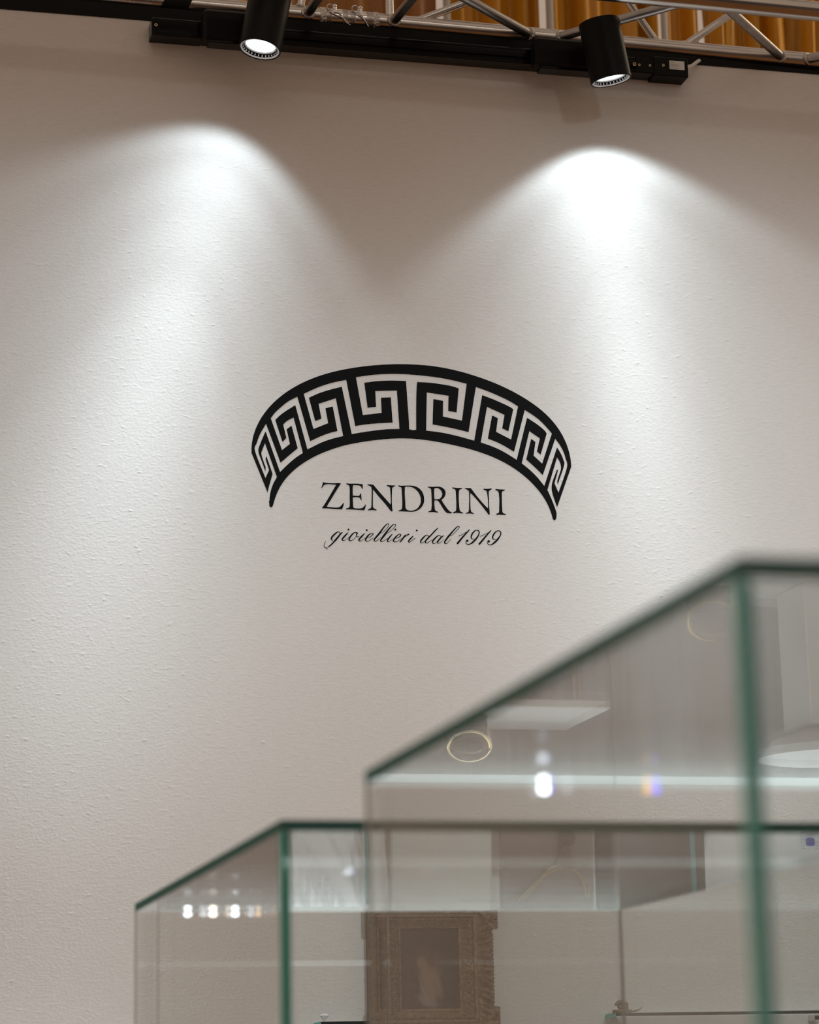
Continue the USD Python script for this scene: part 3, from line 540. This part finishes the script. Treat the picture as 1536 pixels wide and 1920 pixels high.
# ------------------------------------------------------------------ glass showcases
X0, X1, ZT, ZB, TG = .3525, .8625, 1.300, .86, .008
def pane(t, name, b): return obj(name, box(*b), 'case_glass' if b[3] < 1.6 else 'sheet_glass', t)
def strip(t, b, m='glass_edge'): return obj('polished_edge', box(*b), m, t, label='green polished glass edge' if 'glass_edge' in m else 'polished glass edge')
def showcase(label, y0, y1, glints):
    t = thing('glass_showcase', label, 'display case', 'glass showcases', loc=((X0+X1)/2, (y0+y1)/2, 0))
    e, g = .001, .0001
    obj('plinth', [rbox(X0-.004, X1+.004, y0-.004, y1+.004, .06, ZB-.001, .003), box(X0+.03, X1-.03, y0+.03, y1-.03, 0, .06)], 'white_lacquer', t)
    yb = y1-.007
    tp = pane(t, 'top_pane', (X0+e, X1-e, y0+e, yb, ZT-TG, ZT))
    for b in ((X0, X1, y0, y0+e-g, ZT-TG, ZT), (X0, X0+e-g, y0+e, y1, ZT-TG, ZT), (X1-e+g, X1, y0+e, y1, ZT-TG, ZT)): strip(tp, b, 'glass_edge_deep')
    zt = ZT-TG-g
    fp = pane(t, 'front_pane', (X0+e, X1-e, y0, y0+TG, ZB, zt))
    for b in ((X0, X0+e-g, y0, y0+TG, ZB, zt), (X1-e+g, X1, y0, y0+TG, ZB, zt)): strip(fp, b, 'glass_edge_bright' if y0 < 1 else 'glass_edge')
    bp = pane(t, 'back_pane', (X0+e, X1-e, y1-TG, y1, ZB, zt))
    for b in ((X0, X0+e-g, y1-TG, y1, ZB, zt), (X1-e+g, X1, y1-TG, y1, ZB, zt)): strip(bp, b, 'edge_pale')
    for xa, xb in ((X0, X0+TG), (X1-TG, X1)):
        sp = pane(t, 'side_pane', (xa, xb, y0+TG+e, y1-TG-g, ZB, zt)); strip(sp, (xa, xb, y0+TG+g, y0+TG+e-g, ZB, zt), 'glass_edge_bright' if y0 < 1 else 'glass_edge')
    sx0, sx1 = X0+TG+.001, X1-TG-.001
    ls = obj('glow_strip', rbox(X0+e, X1-e, yb+.0009, y1, ZT-TG, ZT, .0006), 'edge_glow', t, label='glowing strip added for the bright back edge of the top')  # emission stands in for the brightness of the pane edge
    for (px, py, r, mname) in glints:  # glowing dots put in for reflected lights and rainbow glints
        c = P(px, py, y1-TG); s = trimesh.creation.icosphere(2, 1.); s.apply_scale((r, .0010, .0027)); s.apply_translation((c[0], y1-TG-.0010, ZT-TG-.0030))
        obj('glint_dot', s, mname, ls, smooth=True, label='glowing dot standing in for a reflected light')
    return t
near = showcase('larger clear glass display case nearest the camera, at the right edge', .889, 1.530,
         [(1020, 1441, .0040, 'glint_cool'), (1029, 1441, .0022, 'glint_blue'), (1213, 1450, .0026, 'glint_orange'), (1228, 1440, .0030, 'glint_blue')])
far = showcase('lower glass display case behind the nearest one, with four glowing glint dots on its back edge', 1.800, 2.566,
         [(352, 1697, .0040, 'glint_cool'), (399, 1697, .0042, 'glint_warm'), (441, 1697, .0036, 'glint_cool'), (484, 1697, .0028, 'glint_amber')])
wx = P(297, 1760, 2.54)[0]
obj('hanging_wire', rod((wx, 2.54, ZB), (wx, 2.54, ZT-TG-.0003), .0011, 10), 'matt_black', far, label='thin dark wire inside the case')

# ------------------------------------------------------------------ picture in a carved frame on the wall
FY = YW-.002
fx0, fx1 = P(694, 1800, FY-.03)[0], P(934, 1800, FY-.03)[0]; fz1 = P(815, 1684, FY-.03)[2]; fz0 = P(815, 1948, FY-.03)[2]
pic = thing('framed_painting', 'small dark portrait in a carved brown gilt frame, low on the wall behind the glass', 'painting', loc=((fx0+fx1)/2, FY, fz0))
ix0, ix1 = P(752, 1800, FY-.01)[0], P(858, 1800, FY-.01)[0]; iz1, iz0 = P(805, 1742, FY-.01)[2], P(805, 1891, FY-.01)[2]
def moulding(outer, inner, prof):                            # mitred rails; prof: (0..1 from outer to inner edge, height off the wall)
    (ox0, ox1, oz0, oz1), (jx0, jx1, jz0, jz1) = outer, inner
    oc = [(ox0, oz0), (ox1, oz0), (ox1, oz1), (ox0, oz1)]; ic = [(jx0, jz0), (jx1, jz0), (jx1, jz1), (jx0, jz1)]
    out = []
    for s in range(4):
        a, b = np.array(oc[s]), np.array(oc[(s+1) % 4]); c, d = np.array(ic[s]), np.array(ic[(s+1) % 4]); n = 90; V = []
        for i in range(n+1):
            t = i/n; p, q = a+(b-a)*t, c+(d-c)*t
            for (u, hgt, carve) in prof:
                w = p+(q-p)*u; k = carve*(.6*math.sin(i*.9)*math.cos(i*.31)+meshkit.fbm(np.array([[w[0]*170, w[1]*170, s]]), 3, 5)[0]-.5)
                V.append((w[0], FY-hgt-k, w[1]))
        m_ = len(prof); Fc = []
        for i in range(n):
            for j in range(m_-1): o = i*m_+j; Fc += [(o, o+m_, o+m_+1), (o, o+m_+1, o+1)]
        back = len(V); V += [(a[0], FY, a[1]), (b[0], FY, b[1]), (d[0], FY, d[1]), (c[0], FY, c[1])]
        Fc += [(back, back+2, back+1), (back, back+3, back+2)]
        out.append(trimesh.Trimesh(V, Fc, process=False))
        tm = out[-1]
        nrm = tm.face_normals[:n*(m_-1)*2].mean(0)
        if nrm[1] > 0: tm.invert()
    return out
ins = lambda f: (fx0+(ix0-fx0)*f, fx1+(ix1-fx1)*f, fz0+(iz0-fz0)*f, fz1+(iz1-fz1)*f)
for m in moulding((fx0+.001, fx1-.006, fz0+.006, fz1-.006), ins(.52), [(0, .002, 0), (0, .020, .0), (.15, .028, .006), (.4, .033, .009), (.62, .029, .009), (.8, .024, .001), (1, .024, 0)]): obj('outer_rail', m, 'gilt_wood', pic, smooth=50)
for m in moulding(ins(.50), ins(1.0), [(0, .024, 0), (.06, .027, 0), (.22, .027, 0), (.26, .022, .001), (.34, .0225, .004), (.55, .022, .004), (.62, .018, 0), (.8, .016, 0), (.84, .018, 0), (.95, .017, 0), (1, .010, 0)]): obj('inner_rail', m, 'gilt_wood', pic, smooth=50)
def bead_row(a, b, n, r, hgt):
    ms = []
    for i in range(n):
        t = (i+.5)/n; s = trimesh.creation.icosphere(1, r); s.apply_scale((1.0, .7, 1.0) if i % 2 else (.7, .6, .7)); s.apply_translation((a[0]+(b[0]-a[0])*t, FY-hgt, a[1]+(b[1]-a[1])*t)); ms.append(s)
    return ms
g = ins(.70); leaf = []
for a, b in (((g[0], g[2]), (g[1], g[2])), ((g[1], g[2]), (g[1], g[3])), ((g[0], g[3]), (g[1], g[3])), ((g[0], g[2]), (g[0], g[3]))): leaf += bead_row(a, b, 34, .0026, .0235)
obj('carved_leaf_band', leaf, 'gilt_wood', pic, smooth=60, kind='stuff')
def scroll(c, r0, turns, w, hgt, sgn=1, ph=0.):
    t = np.linspace(0, turns*2*np.pi, int(26*turns)+6); r = r0*(1-t/t[-1]*.85)
    return wire(np.stack([c[0]+sgn*r*np.cos(t+ph), np.full_like(t, FY-hgt), c[1]+r*np.sin(t+ph)], 1), np.linspace(w, w*.45, len(t)), 8)
for sx in (0, 1):
    for sz in (0, 1):
        cxx, czz = (fx0, fx1)[sx], (fz0, fz1)[sz]; gx, gz = (1, -1)[sx], (1, -1)[sz]
        sh = sg.Polygon([(cxx, czz), (cxx+gx*.058, czz), (cxx+gx*.054, czz+gz*.012), (cxx+gx*.030, czz+gz*.022), (cxx+gx*.021, czz+gz*.032), (cxx+gx*.014, czz+gz*.046), (cxx+gx*.006, czz+gz*.051), (cxx, czz+gz*.050)]).buffer(.0012).buffer(0)
        body = plate(sh, FY-.020, .012)
        sc = [scroll((cxx+gx*.016, czz+gz*.014), .011, 1.6, .0042, .034, gx), scroll((cxx+gx*.040, czz+gz*.008), .006, 1.3, .0030, .033, -gx), scroll((cxx+gx*.007, czz+gz*.036), .006, 1.3, .0030, .033, gx, 1.5)]
        obj('corner_ornament', [body]+sc, 'gilt_wood', pic, smooth=50)
for sx in (0, 1):                                            # chain of oval links down the outer sides
    xx = (fx0+.0075, fx1-.012)[sx]; ch = []
    for z in np.arange(fz0+.062, fz1-.055, .013):
        a = np.linspace(0, 2*np.pi, 17)[:-1]; ch.append(wire(np.stack([xx+.0042*np.cos(a), np.full_like(a, FY-.031), z+.0068*np.sin(a)], 1), .0013, 6, closed=True))
    obj('carved_link_band', ch, 'gilt_wood', pic, smooth=60, kind='stuff')
# the painting itself: flat paint, a seated figure in soft brown tones
nx, nz = 90, 126
U, V = np.meshgrid(np.linspace(0, 1, nx), np.linspace(0, 1, nz))
def blob(cx_, cz_, rx, rz, rot=0., soft=.35):
    du, dv = (U-cx_)*.72, V-cz_; c, s = math.cos(rot), math.sin(rot); q = np.sqrt(((du*c+dv*s)/rx)**2+((-du*s+dv*c)/rz)**2)
    return np.clip((1+soft-q)/(2*soft), 0, 1)[..., None]**1.2
colr = np.ones((nz, nx, 3))*np.array([.016, .014, .0135])*(.8+.5*meshkit.fbm(np.stack([U*5, V*5, U*0], -1), 3, 3)[..., None])
for (cx_, cz_, rx, rz, rot, soft, c3) in [(.46, .62, .17, .13, .2, .4, (.060, .034, .026)), (.60, .55, .10, .12, .5, .4, (.052, .030, .024)), (.38, .57, .062, .085, .15, .35, (.20, .12, .085)), (.42, .50, .05, .06, .3, .4, (.16, .095, .066)),
        (.50, .40, .12, .12, -.3, .35, (.20, .128, .09)), (.50, .24, .115, .17, -.12, .3, (.19, .122, .086)), (.64, .30, .05, .17, .25, .35, (.16, .10, .072)), (.46, .09, .14, .06, -.5, .35, (.17, .14, .125)), (.42, .18, .02, .16, .35, .6, (.20, .17, .15)), (.37, .58, .012, .010, 0, .6, (.05, .03, .025)), (.335, .535, .014, .012, 0, .5, (.22, .13, .09))]:
    w = blob(cx_, cz_, rx, rz, rot, soft); colr = colr*(1-w)+w*np.array(c3)*1.25
vx = ix0+(ix1-ix0)*U; vz = iz0+(iz1-iz0)*V
verts = np.stack([vx, np.full_like(vx, FY-.008), vz], -1).reshape(-1, 3); fc = []
for j in range(nz-1):
    for i in range(nx-1): q = (j*nx+i, j*nx+i+1, (j+1)*nx+i+1, (j+1)*nx+i); fc += [(q[0], q[1], q[2]), (q[0], q[2], q[3])]
mat('oil_paint', {'a': ('attribute', {'attribute': 'paint'}), 'p': ('principled_bsdf', {'roughness': .5, 'specular_ior_level': .2})}, [('a.color', 'p.base_color')])
t_ = UsdGeom.Xformable(pic).GetLocalTransformation().ExtractTranslation()
cv = usdkit.mesh(stage, str(pic.GetPath())+'/canvas', (verts-np.array(t_), np.array(fc)), MAT['oil_paint'])
pv = UsdGeom.PrimvarsAPI(cv).CreatePrimvar('paint', Sdf.ValueTypeNames.Color3fArray, 'vertex'); pv.Set([Gf.Vec3f(*map(float, c)) for c in colr.reshape(-1, 3)])
data(cv, label='dark painted portrait of a person with bare shoulders, seen from the side')
obj('backing', box(ix0-.004, ix1+.004, FY-.007, FY-.001, iz0-.004, iz1+.004), 'matt_black', pic)

# ------------------------------------------------------------------ wall shelves in view
def glass_shelf(label, xa, xb, z, depth=.06):
    t = thing('glass_shelf', label, 'shelf', 'glass wall shelves', loc=((xa+xb)/2, YW-depth/2, z))
    obj('shelf_pane', box(xa+.001, xb-.001, YW-depth+.001, YW-.0005, z-.007, z), 'sheet_glass', t)
    strip(t, (xa, xb, YW-depth, YW-depth+.0009, z-.0052, z), 'edge_dark'); obj('lower_arris', box(xa, xb, YW-depth, YW-depth+.0009, z-.007, z-.0053), 'ring_white', t, label='bright polished arris'); strip(t, (xa, xa+.0009, YW-depth+.001, YW-.0005, z-.007, z)); strip(t, (xb-.0009, xb, YW-depth+.001, YW-.0005, z-.007, z))
    for xx in (xa+(xb-xa)*.6, xb-.02): obj('bracket', rbox(xx-.008, xx+.008, YW-.03, YW-.0002, z-.016, z-.0072, .001), 'steel', t)
    return t
sz = P(650, 1915, YW-.06)[2]
glass_shelf('short glass shelf left of the carved frame, ending beside it', P(602, 1915, YW-.06)[0], P(694, 1915, YW-.06)[0]+.004, sz)
rz = P(1340, 1897, YW-.06)[2]
rx0 = P(1149, 1900, YW-.04)[0]
glass_shelf('long glass shelf at the lower right with a carved scroll on its end', rx0, P(1800, 1890, YW-.06)[0], rz)
# crystal at the end of the left shelf
def gem(c, r, hh, n=8):
    pts = [(0, 0, -hh)]+[(r*math.cos(a), r*math.sin(a), hh*.15) for a in np.arange(n)*2*np.pi/n]+[(r*.6*math.cos(a+.39), r*.6*math.sin(a+.39), hh*.55) for a in np.arange(n)*2*np.pi/n]
    m = trimesh.convex.convex_hull(np.array(pts)); m.apply_translation(c); return m
c = P(604, 1914, YW-.045)
obj('crystal_clip', gem((c[0]+.004, YW-.045, sz+.0085), .008, .0085), 'diamond', label='tiny faceted crystal at the left end of the short glass shelf', cat='crystal')
# carved scroll on the right shelf
base = P(1164, 1897, YW-.045); q = base[0]; z0_ = rz
orn = thing('carved_ornament', 'small brown carved scroll standing on the left end of the long glass shelf', 'ornament', loc=(q, YW-.045, z0_))
t = np.linspace(0, 3.4*np.pi, 50); r = .0072*(1-t/t[-1]*.8)
obj('scroll', wire(np.stack([q+.001-r*np.cos(t), np.full_like(t, YW-.045), z0_+.0125+r*np.sin(t)], 1), np.linspace(.0038, .0016, 50), 10), 'gilt_wood', orn, smooth=60)
obj('foot', [rbox(q-.0125, q+.018, YW-.052, YW-.038, z0_, z0_+.006, .001), rbox(q+.004, q+.013, YW-.051, YW-.039, z0_+.004, z0_+.0185, .0018)], 'gilt_wood', orn)
obj('leaf', wire(spline([(q+.010, YW-.045, z0_+.003), (q+.022, YW-.044, z0_+.003), (q+.032, YW-.043, z0_+.005), (q+.040, YW-.043, z0_+.010)], 6), np.linspace(.0022, .0007, 19), 8), 'gilt_wood', orn, smooth=60)

# ------------------------------------------------------------------ jewellery counter against the wall; it shows as reflections under the case tops
ZM = ZT-TG
def MR(px, py, Y): p = P(px, py, Y); return np.array([p[0], Y, 2*ZM-p[2]])
CY = YW-.16
ZS = 1.1-.075
obj('counter_shelf', rbox(.25, 2.3, YW-.34, YW-.0005, ZS-.03, ZS, .003), 'white_lacquer', label='white shelf of the jewellery counter along the wall', cat='shelf')
cb = thing('jewellery_counter', 'low white counter cabinet against the wall under the shelf', 'counter', loc=(1.3, YW-.2, 0))
obj('body', [rbox(.25, 2.3, YW-.38, YW-.0005, .06, .50, .003), box(.3, 2.25, YW-.34, YW-.02, 0, .06)], 'white_lacquer', cb)
for xx in (.262, 2.288): obj('side_panel', rbox(xx-.011, xx+.011, YW-.34, YW-.0005, .50, ZS-.0301, .002), 'white_lacquer', cb)
obj('glow_bar', rbox(.30, 2.25, YW-.318, YW-.296, ZS-.046, ZS-.0304, .002), 'glow_bar_milk', cb, label='slim glowing bar added under the shelf')  # glowing bar added along with the fill light below
cl = UsdLux.RectLight.Define(stage, str(cb.GetPath())+'/counter_fill')
_z = np.array([0, -.75, .66]); _x = np.array([1., 0, 0]); _y = np.cross(_z, _x); _m = np.eye(4); _m[0, :3] = _x; _m[1, :3] = _y; _m[2, :3] = _z; _m[3, :3] = np.array([1.275, YW-.290, ZS-.044])-np.array([1.3, YW-.2, 0])
cl.AddTransformOp().Set(Gf.Matrix4d(*_m.ravel().tolist())); cl.CreateWidthAttr(1.9); cl.CreateHeightAttr(.012); cl.CreateIntensityAttr(26.0); cl.CreateColorAttr(Gf.Vec3f(.93, .98, 1.04))  # fill light added to brighten the inside of the counter
obj('counter_drape', curtain(.29, 2.26, YW-.05, .505, ZS-.034, .085, .012, 77), 'drape_taupe', label='grey taupe pleated cloth hanging at the back of the counter', cat='cloth', smooth=True)
def board(name, label, pxa, pxb, m, tilt=.03, hgt=.155, y=CY):
    xa, xb = MR(pxa, 1620, y)[0], MR(pxb, 1620, y)[0]
    b = rbox(xa, xb, -.006, .006, 0, hgt, .003); b.apply_transform(trimesh.transformations.rotation_matrix(-tilt, (1, 0, 0))); b.apply_translation((0, y, ZS+.0006))
    obj(name, b, m, label=label, cat='display board', group='display boards on the counter')
    return xa, xb
board('display_board', 'brown velvet board at the left end of the counter shelf', 296, 522, 'velvet_brown')
board('display_board', 'pale grey board in the middle of the counter shelf', 735, 925, 'white_lacquer', tilt=.14)
nx0, nx1 = board('display_board', 'mauve velvet board that carries the beaded necklace', 938, 1112, 'velvet_taupe')
board('display_board', 'dark brown velvet board right of the necklace', 1118, 1322, 'velvet_brown')
board('display_board', 'white board at the right that carries the sapphire earring', 1330, 1640, 'white_lacquer', tilt=.5)
# satin cloth
sa, sb = MR(545, 1620, CY)[0], MR(722, 1620, CY)[0]
sat = curtain(sa, sb, CY-.01, ZS+.004, ZS+.15, .035, .007, 91, (sb+.05, ZS+.35, .25))
obj('satin_cloth', sat, 'white_satin', label='white satin cloth hanging in folds between two boards', cat='cloth', smooth=True)
# glass dividers
for px, lab in ((690, 'thin glass divider beside the satin cloth'), (1302, 'thin glass divider beside the white board')):
    p = MR(px, 1650, CY-.06)
    gd = thing('glass_divider', lab, 'divider', 'glass dividers', loc=(p[0], CY-.06, ZS))
    obj('pane', box(p[0]-.004, p[0]+.004, CY-.058, CY-.012, ZS+.0005, ZS+.15), 'sheet_glass', gd)
    obj('edge', box(p[0]-.004, p[0]+.004, CY-.060, CY-.0581, ZS+.0005, ZS+.15), 'edge_cyan', gd)
# necklace: two strands of beads that meet in a drop with a round pendant
NYK = CY-.016
nk = thing('necklace', 'two-strand beaded necklace with a round pendant on the mauve board', 'necklace', loc=MR(1060, 1600, NYK))
def bead_line(pts, gap, r):
    s = spline(pts, 30); d = np.r_[0, np.cumsum(np.linalg.norm(np.diff(s, axis=0), axis=1))]; out = []
    for t in np.arange(0, d[-1], gap):
        b = trimesh.creation.icosphere(1, r); b.apply_translation([np.interp(t, d, s[:, k]) for k in range(3)]); out.append(b)
    return out
for off in (0, 7):
    obj('bead_strand', bead_line([MR(974+off, 1687, NYK), MR(1000+off, 1660-off*.3, NYK), MR(1030, 1637-off, NYK), MR(1056, 1628-off, NYK)], .0042, .0021), 'gold', nk, smooth=True, kind='stuff')
    obj('bead_strand', bead_line([MR(1106-off*.8, 1680, NYK), MR(1100-off*.8, 1655, NYK), MR(1085-off*.5, 1637-off*.3, NYK), MR(1064, 1628-off, NYK)], .0042, .0021), 'gold', nk, smooth=True, kind='stuff')
dr = [MR(1056, 1628, NYK), MR(1066, 1628, NYK), MR(1078, 1622, NYK), MR(1069, 1600, NYK), MR(1066, 1590, NYK), MR(1054, 1590, NYK), MR(1052, 1600, NYK), MR(1044, 1622, NYK)]
obj('drop', plate(sg.Polygon([(p[0], p[2]) for p in dr]).buffer(.001), NYK+.004, .007), 'gilt_dark', nk)
pc_ = MR(1063, 1570, NYK); pd = trimesh.creation.icosphere(3, 1.); pd.apply_scale((.016, .006, .016)); pd.apply_translation(pc_)
pen = obj('pendant', pd, 'velvet_brown', nk, smooth=True)
a = np.linspace(0, 2*np.pi, 25)[:-1]
obj('pendant_beads', [trimesh.creation.icosphere(1, .0013).apply_translation((pc_[0]+.0165*math.cos(t), NYK-.003, pc_[2]+.0165*math.sin(t))) for t in a], 'gold', pen, smooth=True, kind='stuff')
# sapphire earring
ec_ = MR(1522, 1578, CY); ey = CY+(ec_[2]-ZS)*.546-.017; ec_[1] = ey
er = thing('earring', 'square sapphire earring with rows of diamonds on the white board', 'earring', loc=ec_)
obj('stone', rbox(ec_[0]-.0075, ec_[0]+.0075, ey-.005, ey+.004, ec_[2]-.007, ec_[2]+.007, .0025), 'sapphire', er)
for dx in (-.011, -.0155, .011, .0155):
    for k in range(7): obj('diamond', gem((ec_[0]+dx, ey, ec_[2]+.012-k*.0052), .0030, .0026, 6), 'diamond', er)
for k in range(4): obj('diamond', gem((ec_[0]+(k-1.5)*.0042, ey, ec_[2]-.011), .0024, .002, 6), 'diamond', er)
# bangles on dark cushions, on the inner shelf of the counter
def bangle(label, px, py, Y, w, gems):
    c = MR(px, py, Y)
    t = thing('bangle', label, 'bracelet', 'gold bangles', loc=c)
    a = np.linspace(0, 2*np.pi, 49)[:-1]; rx, rzz = w, w*.66
    mk = lambda f, off: wire(np.stack([c[0]+rx*f*np.cos(a), c[1]+off+.35*rzz*f*np.sin(a), c[2]+rzz*f*np.sin(a)], 1), .0022, 10, closed=True)
    for o in (-.003, .003): obj('band', mk(1., o), 'gold', t, smooth=True)
    if gems: obj('gem_row', [trimesh.creation.icosphere(1, .0012).apply_translation((c[0]+rx*1.05*math.cos(q_), c[1]-.0055+.35*rzz*math.sin(q_), c[2]+rzz*1.05*math.sin(q_))) for q_ in np.linspace(0, 2*np.pi, 60)[:-1]], 'diamond', t, kind='stuff')
    cu = rod((c[0]-.05, c[1]+.006, c[2]-.004), (c[0]+.05, c[1]+.006, c[2]-.004), 1., 40)
    cu = trimesh.creation.icosphere(3, 1.); cu.apply_scale((rx*.72, .012, rzz*.62)); cu.apply_translation((c[0], c[1]+.01, c[2]))
    return c, cu, rzz
YI = YW-.24
c1, cu1, r1 = bangle('gold bangle set with small stones on the grey cushion at the left', 880, 1400, YI, .035, True)
c2, cu2, r2 = bangle('plain double gold bangle on the lower cushion at the right', 1338, 1165, YI, .046, False)
for cc, cu, rr, lab in ((c1, cu1, r1, 'dark grey cushion that fills the stone-set bangle'), (c2, cu2, r2, 'dark cushion that fills the plain double bangle')):
    t = thing('bangle_cushion', lab, 'cushion', 'bangle cushions', loc=(cc[0], YI, cc[2]-rr))
    obj('pad', cu, 'velvet_dark', t, smooth=True)
    obj('stand', rbox(cc[0]-.03, cc[0]+.03, YI-.01, YI+.05, cc[2]-rr-.03, cc[2]-rr*.7, .004), 'velvet_dark', t)
# inner shelves below the bangles
for lab, xa, xb, z in (('upper white inner shelf of the counter, under the stone-set bangle', MR(800, 1380, YI)[0], MR(1120, 1380, YI)[0], c1[2]-r1-.030), ('lower white inner shelf of the counter, under the plain bangle', MR(1180, 1180, YI)[0], MR(1720, 1180, YI)[0], c2[2]-r2-.030)):
    sh = thing('inner_shelf', lab, 'shelf', 'inner counter shelves', loc=((xa+xb)/2, YI, z))
    obj('board', rbox(xa, xb, YW-.32, YW-.075, z-.014, z-.0003, .002), 'white_lacquer', sh)
    for xx in (xa+.02, xb-.02): obj('leg', rod((xx, YW-.2, .5003), (xx, YW-.2, z-.0135), .008, 20), 'steel', sh, smooth=40)
# white bowl and boxes, crystal
bc = MR(1560, 1405, YI); zsh = c2[2]-r2-.030
bowl = [(0, .0), (.045, 0), (.05, .004), (.10, .02), (.125, .05), (.121, .05), (.098, .024), (.05, .009), (0, .009)]
zbw = bc[2]-.035
obj('riser', rbox(bc[0]-.06, bc[0]+.06, YI-.06, YI+.06, zsh, zbw-.0003, .003), 'white_lacquer', label='white riser block under the white bowl', cat='riser')
obj('bowl', lathe(bowl, (bc[0], YI, zbw), (0, 0, 1), 64), 'white_lacquer', smooth=40, label='shallow white bowl on the riser inside the counter', cat='bowl')
for k, (dx, dy, s) in enumerate(((-.026, -.02, .016), (.022, -.022, .018), (-.002, .022, .020))):
    t = thing('ring_box', ('small white ring box at the left in the bowl', 'white ring box at the right in the bowl', 'largest white ring box at the back of the bowl')[k], 'box', 'ring boxes in the bowl', loc=(bc[0]+dx, YI+dy, zbw+.0095))
    x_, y_, z_ = bc[0]+dx, YI+dy, zbw+.0095
    obj('base', rbox(x_-s, x_+s, y_-s*.8, y_+s*.8, z_, z_+s*.7, .002), 'white_satin', t); obj('lid', rbox(x_-s, x_+s, y_-s*.8, y_+s*.8, z_+s*.7+.0008, z_+s*1.2, .002), 'white_lacquer', t)
